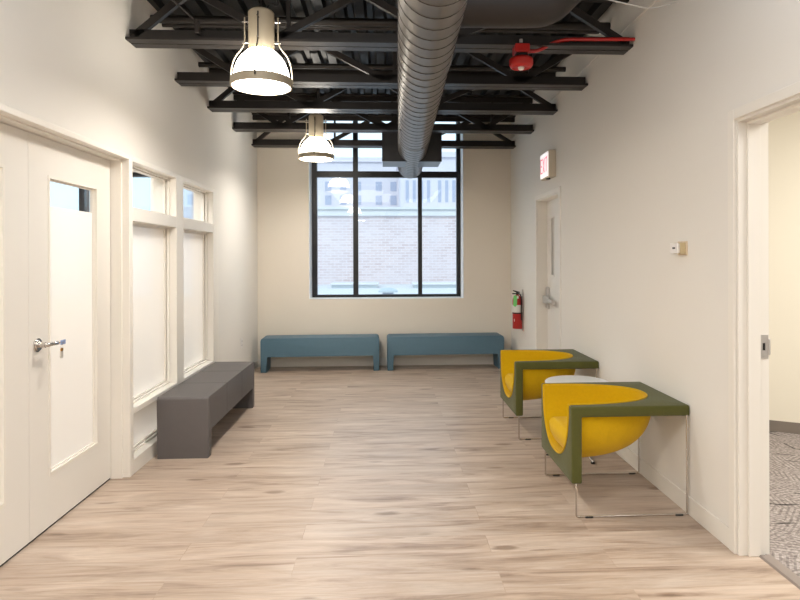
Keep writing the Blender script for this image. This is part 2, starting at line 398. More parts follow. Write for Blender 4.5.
def deck():
    b = nb(); pit, x0, x1 = .152, -1.9, 1.9; pts = []; x = x0
    while x < x1:
        pts += [(x, ZD), (x + .07, ZD), (x + .09, ZD + .045), (x + .132, ZD + .045)]; x += pit
    pts += [(x, ZD), (x, ZD + .09), (x0, ZD + .09)]
    A = [b.verts.new((p[0], YF, p[1])) for p in pts]; B = [b.verts.new((p[0], YB + .05, p[1])) for p in pts]
    n = len(pts)
    for i in range(n): b.faces.new((A[i], A[(i + 1) % n], B[(i + 1) % n], B[i]))
    return b
struct('ceiling', deck(), DECK, 'black fluted metal roof deck above the joists', 'ceiling')
b = nb(); box(b, -5.75, -1.905, 1.7, YB + .03, 3.3, 3.4); struct('ceiling_entry_room', b, WALL, 'white ceiling of the room behind the glass doors', 'ceiling')
b = nb(); box(b, 1.87, 6.3, -1.2, 6.6, 2.85, 2.95); struct('ceiling_side_room', b, WALL, 'white ceiling of the carpeted side room', 'ceiling')

DY0, DY1 = 2.243, 4.064        # pair of doors
OPN = [(4.14, 4.987), (5.155, 6.03)]
b = nb(); slab_with_holes(b, 'X', -1.9, XL, YF, YB, 0, ZD + .08, [(DY0 - .05, 6.20, 0, 2.135)])
struct('wall_left', b, WALL, 'cream wall on the left above doors and sidelights', 'wall')
b = nb(); slab_with_holes(b, 'X', XR, 1.86, YF, YB, 0, ZD + .08, [(1.86, 2.851, 0, 2.13), (5.83, 6.71, 0, 2.11)])
struct('wall_right', b, WALL, 'cream wall on the right with exit door', 'wall')
WX0, WX1, WZ0, WZ1 = -1.032, 1.062, .907, 3.56
EW = [(-5.5, -3.12, .9, 2.63), (-2.86, -2.05, .9, 2.63)]
b = nb(); slab_with_holes(b, 'Y', YB, YB + .42, -1.9, 1.9, 0, ZD + .45, [(WX0, WX1, WZ0, WZ1)])
struct('wall_back', b, WALLB, 'warm cream end wall around the large window', 'wall')
b = nb(); slab_with_holes(b, 'Y', YB, YB + .3, -5.75, -1.9, 0, ZD + .3, EW)
struct('wall_entry_back', b, WALL, 'far wall of the room behind the glass doors', 'wall')
b = nb(); box(b, -5.85, -5.75, 1.7, YB, 0, 3.4); struct('wall_entry_side', b, WALL, 'outer wall of the room behind the glass doors', 'wall')
b = nb(); box(b, -5.75, -1.9, 1.6, 1.7, 0, 3.4); struct('wall_entry_front', b, WALL, 'near wall of the room behind the glass doors', 'wall')
b = nb(); slab_with_holes(b, 'Y', YF - .12, YF, -1.9, 1.9, 0, ZD + .08, []); struct('wall_front', b, WALL, 'wall behind the camera', 'wall')
# carpeted side room: the visible wall stands askew
d = Vector((.871, -.491, 0)); nrm = Vector((.491, .871, 0)); p0 = Vector((3.184, 4.856, 0))
a = p0 - d * 1.53; e_ = p0 + d * 3.5
b = nb(); prism(b, [(a.x, a.y), (e_.x, e_.y), ((e_ + nrm * .1).x, (e_ + nrm * .1).y), ((a + nrm * .1).x, (a + nrm * .1).y)], 'Z', 0, 2.9)
struct('wall_side_room', b, mat('side_room_paint', srgb(236, 229, 212), .8), 'cream wall of the carpeted side room', 'wall')
b = nb(); a2 = a - nrm * .006; e2 = e_ - nrm * .006
prism(b, [(a2.x, a2.y), (e2.x, e2.y), (e_.x, e_.y), (a.x, a.y)], 'Z', .004, .095)
struct('baseboard_side_room', b, GREYBASE, 'grey rubber baseboard in the carpeted side room', 'baseboard')
b = nb(); box(b, 6.2, 6.3, -1.2, 3.2, 0, 2.9); struct('wall_side_room_far', b, WALL, 'outer wall of the carpeted side room', 'wall')
b = nb(); box(b, 1.86, 6.3, -1.3, -1.2, 0, 2.9); struct('wall_side_room_near', b, WALL, 'near wall of the carpeted side room', 'wall')

# baseboards
b = nb(); box(b, XR - .008, XR, 2.90, 5.78, 0, .105, .002, 1); struct('baseboard_right', b, TRIM, 'cream baseboard along the right wall', 'baseboard')
b = nb(); box(b, XR - .008, XR, 6.76, YB, 0, .105, .002, 1); struct('baseboard_right_end', b, TRIM, 'cream baseboard past the exit door', 'baseboard')
b = nb(); box(b, XL, XL + .008, 6.22, YB, 0, .105, .002, 1); struct('baseboard_left', b, TRIM, 'cream baseboard along the left wall past the sidelights', 'baseboard')
b = nb(); box(b, XL + .008, XR - .008, YB - .008, YB, 0, .105, .002, 1); struct('baseboard_back', b, TRIM, 'cream baseboard under the large window', 'baseboard')
# thin raised line high on the right wall
b = nb(); tube(b, [(XR - .008, 3.1, 3.08), (XR - .008, 8.1, 3.08)], .008, 8)
tag(obj('wall_line', b, WALL, None, True), 'thin cream raised line running high along the right wall', 'conduit')

# ------------------------------------------------------------------ left: frame around doors and sidelights
b = nb()
box(b, -1.9, XL + .012, 4.085, OPN[0][0], 0, 2.155, .003, 1)                 # post between doors and sidelight
box(b, -1.9, XL - .035, 4.068, 4.085, 0, 2.12)                               # door rabbet
box(b, -1.9, XL + .012, DY0 - .06, DY0 - .004, 0, 2.155, .003, 1)
box(b, -1.9, XL + .012, DY0 - .06, 4.085, 2.122, 2.155, .003, 1)             # head
box(b, -1.9, XL - .035, DY0 - .004, 4.068, 2.113, 2.122)
struct('trim_2', b, TRIM, 'cream frame around the pair of glass doors', 'door frame')

def sidelight(name, y0, y1, yend, label):
    """one bay: transom light, tall frosted light, low frosted light"""
    b = nb(); fx0, fx1 = -1.9, XL + .012
    box(b, fx0, fx1, y1, yend, 0, 2.155, .003, 1)                             # mullion on the far side
    for z0, z1 in ((2.118, 2.155), (1.715, 1.803), (.408, .446), (0, .103)):
        box(b, fx0, fx1, y0, y1, z0, z1, .003, 1)
    f = struct(name, b, TRIM, label, 'sidelight')
    for z0, z1, m_, nm in ((1.803, 2.118, GLASS, 'pane'), (.446, 1.715, FROST, 'frosted_pane'), (.103, .408, FROST, 'frosted_pane')):
        s = nb(); g = .022                                                    # glazing stops, stepped in two
        for xx, gg in ((-1.764, g * .55), (-1.79, g)):
            slab_with_holes(s, 'X', xx - .02, xx, y0, y1, z0, z1, [(y0 + gg, y1 - gg, z0 + gg, z1 - gg)])
        obj('glazing_stop', s, TRIM, f)
        p_ = nb(); box(p_, -1.812, -1.804, y0 + .002, y1 - .002, z0 + .002, z1 - .002); obj(nm, p_, m_, f)
    return f
sidelight('window_1', OPN[0][0], OPN[0][1], OPN[1][0], 'cream sidelight bay next to the glass doors, clear above and frosted below')
sidelight('window_2', OPN[1][0], OPN[1][1], 6.215, 'cream sidelight bay behind the grey bench, clear above and frosted below')

def entry_door(name, y0, y1, l0, l1, label):
    zt, zb = 1.91, .288
    b = nb(); slab_with_holes(b, 'X', XD - .045, XD, y0 + .0015, y1 - .0015, .012, 2.11, [(l0, l1, zb, zt)])
    f = struct(name, b, DOORM, label, 'door')
    s = nb()
    slab_with_holes(s, 'X', XD - .012, XD + .004, l0 - .004, l1 + .004, zb - .004, zt + .004, [(l0 + .012, l1 - .012, zb + .012, zt - .012)])
    slab_with_holes(s, 'X', XD - .034, XD - .012, l0, l1, zb, zt, [(l0 + .02, l1 - .02, zb + .02, zt - .02)])
    obj('glazing_stop', s, TRIM, f)
    p_ = nb(); box(p_, XD - .026, XD - .022, l0 + .003, l1 - .003, zb + .003, 1.750); obj('frosted_pane', p_, FROST, f)
    p_ = nb(); box(p_, XD - .026, XD - .022, l0 + .003, l1 - .003, 1.7505, zt - .003); obj('pane', p_, GLASS, f)
    s = nb(); box(s, XD - .05, XD - .004, y0 + .004, y1 - .004, .002, .013); obj('door_sweep', s, RUBBER, f)
    return f
entry_door('door_1', DY0, 3.1535, 2.42, 2.957, 'cream glass door at the left edge of the picture')
door2 = entry_door('door_2', 3.1535, DY1, 3.335, 3.885, 'cream glass door with chrome lever and frosted pane')
hy, hz = 3.225, 1.01
def xdisc(b, y, z, r, xa, xb, n=32, bev=0):
    pts = [(y + r * math.cos(2 * math.pi * k / n), z + r * math.sin(2 * math.pi * k / n)) for k in range(n)]
    prism(b, pts, 'X', xa, xb)
b = nb(); xdisc(b, hy, hz, .036, XD, XD + .007); xdisc(b, hy, hz, .030, XD + .007, XD + .013); xdisc(b, hy, hz, .014, XD + .013, XD + .045)
hd = obj('door_handle', b, CHROME, door2, True)
b = nb(); tube(b, bend([(XD + .04, hy, hz), (XD + .056, hy + .004, hz), (XD + .058, hy + .05, hz), (XD + .058, hy + .088, hz - .002)], .014), .0115, 12)
obj('lever', b, CHROME, hd, True)
k = thing('key', (XD + .07, hy + 0.045, hz - .06), 'small key with blue grip and hanging tag in the lever of the glass door', 'key')
b = nb(); tube(b, [(XD + .045, hy + 0.090, hz), (XD + .085, hy + 0.095, hz)], .0035, 8); obj('blade', b, BRASS, k)
b = nb(); box(b, XD + .078, XD + .084, hy + 0.075, hy + 0.125, hz - .012, hz + .014, .003, 1); obj('key_grip', b, BLUET, k)['label'] = 'pale blue key grip'
b = nb(); tube(b, [(XD + .083, hy + 0.085 + .010 * math.cos(t), hz - .02 + .012 * math.sin(t)) for t in [2 * math.pi * i / 16 for i in range(16)]], .0012, 6, closed=True); obj('ring', b, CHROME, k)
b = nb(); box(b, XD + .081, XD + .086, hy + 0.070, hy + 0.095, hz - .045, hz - .028, .002, 1); obj('brass_clip', b, BRASS, k)
b = nb(); box(b, XD + .081, XD + .085, hy + 0.068, hy + 0.094, hz - .082, hz - .045, .004, 2); obj('tag', b, CLEART, k)

# windows of the entry room
for n_, (x0, x1, z0, z1) in zip((3, 4), EW):
    b = nb(); ms = [(-4.13, -4.03)] if n_ == 3 else []
    holes = []; xs = [x0 + .06] + [v for m_ in ms for v in m_] + [x1 - .06]
    for i in range(0, len(xs), 2): holes.append((xs[i], xs[i + 1], z0 + .06, z1 - .06))
    slab_with_holes(b, 'Y', YB + .16, YB + .24, x0, x1, z0, z1, holes)
    f = struct('window_%d' % n_, b, FRAMEB, 'black framed window seen through the clear glass above the frosting' if n_ == 3 else 'narrow black framed window seen through the far transom pane', 'window')
    for h in holes:
        p_ = nb(); box(p_, h[0] - .005, h[1] + .005, YB + .198, YB + .204, h[2] - .005, h[3] + .005); obj('pane', p_, GLASS, f)

# ------------------------------------------------------------------ big end window
YW = 8.40
b = nb()
cols = [(-.955, -.454), (-.384, .456), (.512, 1.0)]; rows = [(.948, 2.59), (2.674, 3.50)]
slab_with_holes(b, 'Y', YW, YW + .08, -1.024, 1.053, .912, WZ1, [(c[0], c[1], r[0], r[1]) for c in cols for r in rows])
win = struct('window_5', b, FRAMEB, 'large black framed window in the end wall', 'window')
for c in cols:
    for r in rows:
        p_ = nb(); box(p_, c[0] - .005, c[1] + .005, YW + .035, YW + .041, r[0] - .005, r[1] + .005); obj('pane', p_, GLASS, win)
b = nb(); t_ = .012
slab_with_holes(b, 'Y', YB - .003, YW + .1, WX0 - .001, WX1 + .001, WZ0 - .001, WZ1 + .001, [(WX0 + .006, WX1 - .006, WZ0 + .004, WZ1 - .006)])
struct('trim_3', b, REVEAL, 'bright white reveal and sill of the large window', 'window reveal')

# ------------------------------------------------------------------ exit door on the right wall
b = nb()
for (y0, y1) in ((5.78, 5.83), (6.71, 6.76)): box(b, XR - .012, XR + .004, y0, y1, 0, 2.156, .003, 1)
box(b, XR - .012, XR + .004, 5.83, 6.71, 2.106, 2.156, .003, 1)
for (y0, y1) in ((5.83, 5.842), (6.698, 6.71)): box(b, XR + .004, 1.86, y0, y1, 0, 2.106)
box(b, XR + .004, 1.86, 5.842, 6.698, 2.094, 2.106)
struct('trim_4', b, TRIM, 'cream frame of the exit door', 'door frame')
LY0, LY1 = 6.435, 6.51
b = nb(); slab_with_holes(b, 'X', 1.83, 1.872, 5.842, 6.698, .006, 2.094, [(LY0, LY1, 1.267, 1.89)])
d3 = struct('door_3', b, DOORM, 'cream exit door with narrow vision panel and steel lever', 'door')
s = nb(); slab_with_holes(s, 'X', 1.822, 1.84, LY0 - .018, LY1 + .018, 1.25, 1.907, [(LY0 + .002, LY1 - .002, 1.269, 1.888)]); obj('vision_panel_frame', s, TRIM, d3)
p_ = nb(); box(p_, 1.848, 1.852, LY0, LY1, 1.267, 1.89); obj('pane', p_, mat('dark_wired_glass', srgb(48, 52, 54), .3), d3)
s = nb(); box(s, 1.80, 1.83, 6.60, 6.675, .885, 1.125, .006); hp = obj('lock_plate', s, SATIN, d3)
s = nb(); box(s, 1.768, 1.80, 6.50, 6.69, .945, 1.03, .01); obj('lever_housing', s, SATIN, hp)
s = nb(); tube(s, bend([(1.80, 6.52, .985), (1.783, 6.50, .985), (1.783, 6.28, .975)], .02), .024, 12); obj('lever', s, SATIN, hp, True)

# ------------------------------------------------------------------ doorway on the right
b = nb()
box(b, XR - .012, XR + .004, 2.851, 2.903, 0, 2.184, .003, 1)                # casing
box(b, XR - .012, XR + .004, 1.81, 2.851, 2.132, 2.184, .003, 1)
box(b, XR - .012, XR + .004, 1.81, 1.86, 0, 2.132, .003, 1)
box(b, XR + .004, 1.872, 2.838, 2.851, 0, 2.132)                             # jamb lining
box(b, XR + .045, 1.823, 2.824, 2.838, 0, 2.118, .002, 1)                    # stop
box(b, XR + .004, 1.872, 1.86, 2.838, 2.118, 2.132)
box(b, XR + .045, 1.823, 1.874, 2.824, 2.104, 2.118, .002, 1)
box(b, XR + .004, 1.872, 1.86, 1.874, 0, 2.118)
struct('trim_5', b, TRIM, 'cream casing and jamb of the open doorway on the right', 'door frame')
k = thing('strike_plate', (1.845, 2.837, .96), 'steel strike plate on the jamb of the open doorway', 'strike plate')
b = nb(); slab_with_holes(b, 'Y', 2.8345, 2.838, 1.826, 1.866, .962, 1.078, [(1.838, 1.852, 1.002, 1.038)])
for zz in (.975, 1.065):
    prism(b, [(1.845 + .004 * math.cos(t), zz + .004 * math.sin(t)) for t in [2 * math.pi * i / 10 for i in range(10)]], 'Y', 2.833, 2.8345)
obj('plate', b, SATIN, k)
b = nb(); box(b, 1.838, 1.852, 2.8372, 2.8379, 1.002, 1.038); obj('latch_pocket', b, BLACKP, k)['label'] = 'black latch pocket'
b = nb(); box(b, 1.866, 1.876, 2.830, 2.838, .98, 1.06, .002, 1); obj('lip', b, SATIN, k)

# ------------------------------------------------------------------ roof joists
TB = [4.225, 5.15, 6.045, 6.985, 7.955]
ZC = 2.915
def joist(yb, label, flip=False):
    yc = yb - .085
    j = thing('roof_joist', (0, yc, ZC), label, 'joist', 'black steel roof joists')
    b = nb()
    for s in (-1, 1):
        pr = [(yc + s * .006, ZC), (yc + s * .085, ZC), (yc + s * .085, ZC + .016), (yc + s * .018, ZC + .016), (yc + s * .018, ZC + .09), (yc + s * .006, ZC + .09)]
        prism(b, pr, 'X', XL + .001, XR - .001)
    obj('bottom_chord', b, BLACKST, j)
    b = nb()
    for s in (-1, 1):
        zt = ZD - .002
        pr = [(yc + s * .006, zt), (yc + s * .065, zt), (yc + s * .065, zt - .012), (yc + s * .016, zt - .012), (yc + s * .016, zt - .07), (yc + s * .006, zt - .07)]
        prism(b, pr, 'X', XL + .001, XR - .001)
    obj('top_chord', b, BLACKST, j)
    nodes = [(-1.69, 0), (-1.31, 1), (-.74, 0), (-.16, 1), (.42, 0), (1.17, 1), (1.69, 0)]
    if flip: nodes = [(-1.69, 1), (-1.18, 0), (-.62, 1), (.0, 0), (.60, 1), (1.16, 0), (1.69, 1)]
    zz = {0: ZC + .05, 1: ZD - .045}
    for (xa, a_), (xb, b_) in zip(nodes, nodes[1:]):
        b = nb(); d_ = Vector((xb - xa, 0, zz[b_] - zz[a_])).normalized(); n_ = Vector((-d_.z, 0, d_.x)) * .024
        P = Vector((xa, 0, zz[a_])); Q = Vector((xb, 0, zz[b_]))
        prism(b, [((P + n_).x, (P + n_).z), ((Q + n_).x, (Q + n_).z), ((Q - n_).x, (Q - n_).z), ((P - n_).x, (P - n_).z)], 'Y', yc - .018, yc + .018)
        obj('web_bar', b, BLACKST, j)
    for xv in ((-1.10, .08, 1.24) if flip else (-.66, .48)):
        b = nb(); box(b, xv - .013, xv + .013, yc - .013, yc + .013, ZC + .03, ZD - .03); obj('web_post', b, BLACKST, j)
    return j
j0 = joist(TB[0], 'black steel roof joist nearest the camera, crossing above the near pendant lamp')
jl = ['black steel roof joist second from the camera, just beyond the near pendant lamp', 'black steel roof joist in the middle of the five',
      'black steel roof joist just beyond the far pendant lamp, crossing in front of the window', 'black steel roof joist against the end wall, farthest of the five']
j1 = joist(TB[1], jl[0], True)
dup(j0, (0, TB[2] - .085, ZC), jl[1]); dup(j1, (0, TB[3] - .085, ZC), jl[2]); dup(j0, (0, TB[4] - .085, ZC), jl[3])
# bridging, clamps and small conduits near the deck
b = nb(); tube(b, [(-1.62, 3.2, 3.27), (-1.25, 4.1, 3.04)], .006, 8); box(b, -1.262, -1.238, 4.04, 4.09, 2.96, 3.05, .003, 1)
tag(obj('bridging_rod', b, BLACKST), 'thin dark rod with a clamp resting on the nearest joist at left', 'rod')
def hpipe(nm, y, z, r, label, x0=XL + .002, x1=XR - .002):
    b = nb(); tube(b, [(x0, y, z), (x1, y, z)], r, 14); return tag(obj(nm, b, BLACKST, None, True), label, 'pipe', 'black pipes under the deck')
hpipe('ceiling_pipe', 4.50, 3.225, .03, 'black pipe crossing the deck behind the nearest joist')
hpipe('ceiling_pipe', 4.72, 3.27, .02, 'slim black pipe crossing the deck midway between first and second joist')
hpipe('ceiling_pipe', 5.62, 3.25, .024, 'black pipe crossing the deck between second and third joist')

# ------------------------------------------------------------------ spiral duct
def dx(y): return .168 + .0206 * y
RD, ZDU = .1645, 2.70
y0d, y1d = -2.95, 8.12
duct = thing('spiral_duct', (dx(5), 5, ZDU - RD), 'long grey spiral duct running down the ceiling to the window', 'duct')
b = nb(); tube(b, [(dx(y0d), y0d, ZDU), (dx(y1d), y1d, ZDU)], RD, 56); obj('duct_pipe', b, GALV, duct, True)
b = nb(); pts = []; pitch = .135; n_ = int((y1d - y0d) / pitch * 28)
for i in range(n_):
    y = y0d + .01 + (y1d - y0d - .02) * i / n_; t = 2 * math.pi * i / 28
    pts.append((dx(y) + (RD + .0005) * math.cos(t), y, ZDU + (RD + .0005) * math.sin(t)))
tube(b, pts, .0032, 6); obj('spiral_seam', b, SEAM, duct, True)
for yj in (3.62, 6.0):
    b = nb(); tube(b, [(dx(yj) - 0, yj, ZDU), (dx(yj + .03), yj + .03, ZDU)], RD + .004, 56); obj('joint_band', b, GALV, duct, True)
for yj, t in ((5.4, -2.6), (5.95, -1.1)):
    b = nb()
    tube(b, [(dx(yj) + (RD - .002) * math.cos(t), yj, ZDU + (RD - .002) * math.sin(t)), (dx(yj) + (RD + .006) * math.cos(t), yj, ZDU + (RD + .006) * math.sin(t))], .009, 10)
    obj('plug', b, BLACKP, duct)
b = nb(); box(b, -.033, .632, 6.755, 7.19, 2.552, 2.872); bx = obj('damper_box', b, BOXM, duct); bx['label'] = 'dark square box around the duct near the window'
b = nb(); slab_with_holes(b, 'Y', 6.748, 6.755, -.038, .637, 2.547, 2.877, [(-.028, .627, 2.557, 2.867)]); obj('flange', b, BOXM, bx)
b = nb(); tube(b, [(0.42, 3.40, 2.90), (.80, 3.40, 2.905)] + bend([(.80, 3.40, 2.905), (.93, 3.40, 2.91), (1.20, 3.40, 3.18)], .12)[1:], .12, 30)
tag(obj('branch_duct', b, DARKD, None, True), 'dark round branch duct leaving the spiral duct at the top', 'duct')

# ------------------------------------------------------------------ pendant lamps
def pendant(cx, cy, label):
    zr = 2.575
    L_ = thing('pendant_lamp', (cx, cy, zr), label, 'pendant lamp', 'industrial pendant lamps')
    c = (cx, cy)
    b = nb(); lathe(b, [(.0, 3.072), (.070, 3.072), (.083, 3.058), (.083, 2.84), (.078, 2.822), (.0, 2.822)], c, 40); obj('housing', b, LAMPM, L_, True)
    b = nb(); lathe(b, [(.080, 2.838), (.082, 2.815), (.082, 2.80)], c, 40); lathe(b, [(.078, 2.80), (.078, 2.838)], c, 40); obj('neck_ring', b, mat('warm_collar', srgb(225, 200, 160), .4), L_, True)
    prof = [(.078, 2.815), (.098, 2.800), (.128, 2.770), (.152, 2.735), (.168, 2.695), (.178, 2.655), (.183, 2.622), (.180, 2.622), (.175, 2.655), (.165, 2.695), (.149, 2.735), (.125, 2.767), (.095, 2.796), (.075, 2.811)]
    b = nb(); lathe(b, prof + [prof[0]], c, 48); obj('glass_shade', b, DOME, L_, True)
    b = nb(); lathe(b, [(.182, 2.628), (.196, 2.628), (.198, 2.60), (.196, 2.575), (.186, 2.575), (.182, 2.60), (.182, 2.628)], c, 56); obj('rim', b, LAMPM, L_, True)
    b = nb(); lathe(b, [(.0, 2.634), (.180, 2.634), (.180, 2.629), (.0, 2.629)], c, 48); obj('lens', b, GLOW, L_, True)
    for i in range(4):
        t = math.radians(-90 + 90 * i); u = Vector((math.cos(t), math.sin(t), 0)); o_ = Vector((cx, cy, 0))
        rad = [(.108, 3.03), (.108, 2.86), (.130, 2.82), (.170, 2.775), (.190, 2.72), (.198, 2.665), (.201, 2.60)]
        b = nb(); tube(b, bend([o_ + u * r + Vector((0, 0, z)) for r, z in rad], .03, 4), .0045, 8); sr = obj('support_rod', b, LAMPM if i % 2 else RUBBER, L_, True)
        for z in (2.865, 3.0):
            b = nb(); tube(b, [o_ + u * .080 + Vector((0, 0, z)), o_ + u * .122 + Vector((0, 0, z))], .0055, 8); obj('pin', b, CHROME, sr, True)
    b = nb(); tube(b, [(cx, cy, 3.07), (cx, cy, ZD + .03)], .006, 8); lathe(b, [(0, 3.10), (.022, 3.10), (.026, 3.07), (0, 3.07)], c, 16); obj('hanger', b, BLACKST, L_)
    b = nb(); tube(b, bend([(cx + .03, cy, 3.07), (cx + .05, cy, 3.13), (cx + .11, cy, 3.10), (cx + .10, cy, 3.2), (cx + .02, cy, 3.25), (cx + .01, cy, ZD)], .04), .005, 8); obj('power_cord', b, BLACKP, L_, True)
    return L_
LAMPW = 20
lamps = [(-.805, 3.95), (-.780, 6.80), (-.82, 1.10), (-.82, -1.75)]
p0_ = pendant(*lamps[0], 'large lit pendant lamp nearest the camera, grey housing over glowing glass shade')
dup(p0_, (lamps[1][0], lamps[1][1], 2.575), 'smaller looking lit pendant lamp hanging in front of the window')
dup(p0_, (lamps[2][0], lamps[2][1], 2.575), 'lit pendant lamp behind the camera, seen only as a reflection in the window')
for (lx, ly) in lamps:
    ld = bpy.data.lights.new('lamp_bulb', 'AREA'); ld.shape = 'DISK'; ld.size = .34; ld.energy = LAMPW; ld.color = (1, .94, .86)
    lo = bpy.data.objects.new('lamp_bulb', ld); C.objects.link(lo); lo.location = (lx, ly, 2.626)

# ------------------------------------------------------------------ fire alarm horn with red conduit
hx, hyy = .94, 4.10
h = thing('fire_alarm_horn', (hx, hyy, 2.757), 'red ceiling fire alarm horn hanging under the nearest joist', 'fire alarm')
b = nb(); box(b, hx - .052, hx + .052, hyy - .05, hyy + .05, 2.868, 2.928, .008); obj('junction_box', b, REDP, h)
b = nb(); box(b, hx - .038, hx + .038, hyy - .036, hyy + .036, 2.832, 2.868); obj('neck', b, BLACKP, h)['label'] = 'black neck'
b = nb(); lathe(b, [(0, 2.838), (.072, 2.838), (.082, 2.826), (.082, 2.792), (.072, 2.775), (.060, 2.770), (.058, 2.776), (.0, 2.776)], (hx, hyy), 40); obj('horn_body', b, REDP, h, True)
b = nb(); lathe(b, [(0, 2.776), (.022, 2.776), (.020, 2.763), (.012, 2.757), (0, 2.756)], (hx, hyy), 20); obj('strobe', b, IVORYP, h, True)['label'] = 'clear strobe lens'
b = nb(); tube(b, [(hx, hyy, 2.926), (hx, hyy, 2.97)], .012, 10); obj('mount_stub', b, SATIN, h)
b = nb(); tube(b, bend([(hx + .053, hyy, 2.886), (hx + .12, hyy, 2.890), (hx + .22, hyy - .01, 2.945), (hx + .30, hyy - .03, 2.962), (XR - .002, 4.035, 2.958)], .08, 6), .0125, 12)
fc = tag(obj('red_conduit', b, RED, None, True), 'red conduit bending from the alarm horn to the right wall', 'conduit')
b = nb(); tube(b, bend([(XR - .004, 3.43, 2.955), (1.55, 3.42, 2.905), (1.35, 3.30, 2.885), (1.15, 3.24, 2.895), (.97, 3.20, 2.93), (.87, 3.19, 3.06), (.83, 3.19, ZD)], .1, 6), .0035, 8)
tag(obj('white_cable', b, WCABLE, None, True), 'thin white cable sagging across the top right corner', 'cable')

# ------------------------------------------------------------------ benches
def bench_mesh(L, D, H, leg, zu, r=.035, seg=5):
    """waterfall bench, length along X, extruded along Y"""
    def arc(cx, cz, a0, a1): return [(cx + r * math.cos(math.radians(a0 + (a1 - a0) * i / seg)), cz + r * math.sin(math.radians(a0 + (a1 - a0) * i / seg))) for i in range(seg + 1)]
    o = [(0, 0)] + arc(r, H - r, 180, 90) + arc(L - r, H - r, 90, 0) + [(L, 0), (L - leg, 0), (L - leg, zu), (leg, zu), (leg, 0)]
    b = nb(); prism(b, o, 'Y', 0, D)
    es = [e for e in b.edges if abs(e.verts[0].co.y - e.verts[1].co.y) < 1e-6]
    bmesh.ops.bevel(b, geom=es, offset=.008, segments=2, affect='EDGES', profile=.5)
    return b
def place(b, x, y, rz):
    bmesh.ops.transform(b, matrix=Matrix.Translation((x, y, 0)) @ Matrix.Rotation(rz, 4, 'Z'), verts=b.verts[:]); return b
def blue_bench(x, y, rz, L, label):
    t = thing('blue_bench', (x, y, 0), label, 'bench', 'blue benches under the window')
    obj('upholstered_body', place(bench_mesh(L, .33, .437, .075, .205), x, y, rz), BLUEV, t, True)
    s = nb(); box(s, .03, L - .03, -.0015, .001, .395, .3975)
    place(s, x, y, rz); obj('seam', s, BLUEV, t)
    for dxx in (.01, L - .065):
        for dyy in (.02, .27):
            f = nb(); box(f, dxx, dxx + .055, dyy, dyy + .04, -.0, .006); bmesh.ops.translate(f, verts=f.verts[:], vec=(0, 0, 0)); place(f, x, y, rz); obj('foot', f, RUBBER, t)
    return t
blue_bench(-1.598, 7.712, math.radians(1.6), 1.512, 'blue upholstered bench left of the gap under the window')
blue_bench(.020, 7.745, math.radians(1.6), 1.530, 'blue upholstered bench right of the gap, nearer the fire extinguisher')
g = thing('grey_bench', (-1.48, 5.2, 0), 'long grey upholstered bench in three seat sections by the sidelights', 'bench')
GX0, GX1, GY0, GY1 = -1.669, -1.297, 4.445, 5.972
gb = bench_mesh(GY1 - GY0, GX1 - GX0, .447, .07, .205, r=.02)
bmesh.ops.transform(gb, matrix=Matrix.Translation((GX1, GY0, 0)) @ Matrix.Rotation(math.radians(90), 4, 'Z'), verts=gb.verts[:])
obj('upholstered_body', gb, GREYV, g, True)
for i in (1, 2):
    y = GY0 + (GY1 - GY0) * i / 3
    s = nb(); box(s, GX0 + .01, GX1 + .001, y - .002, y + .002, .21, .4482); obj('seam', s, mat('dark_seam', srgb(70, 67, 66), .7), g)
for y in (GY0 + .01, GY1 - .06):
    for x in (GX0 + .02, GX1 - .06):
        f = nb(); box(f, x, x + .04, y, y + .05, 0, .006); obj('foot', f, RUBBER, g)

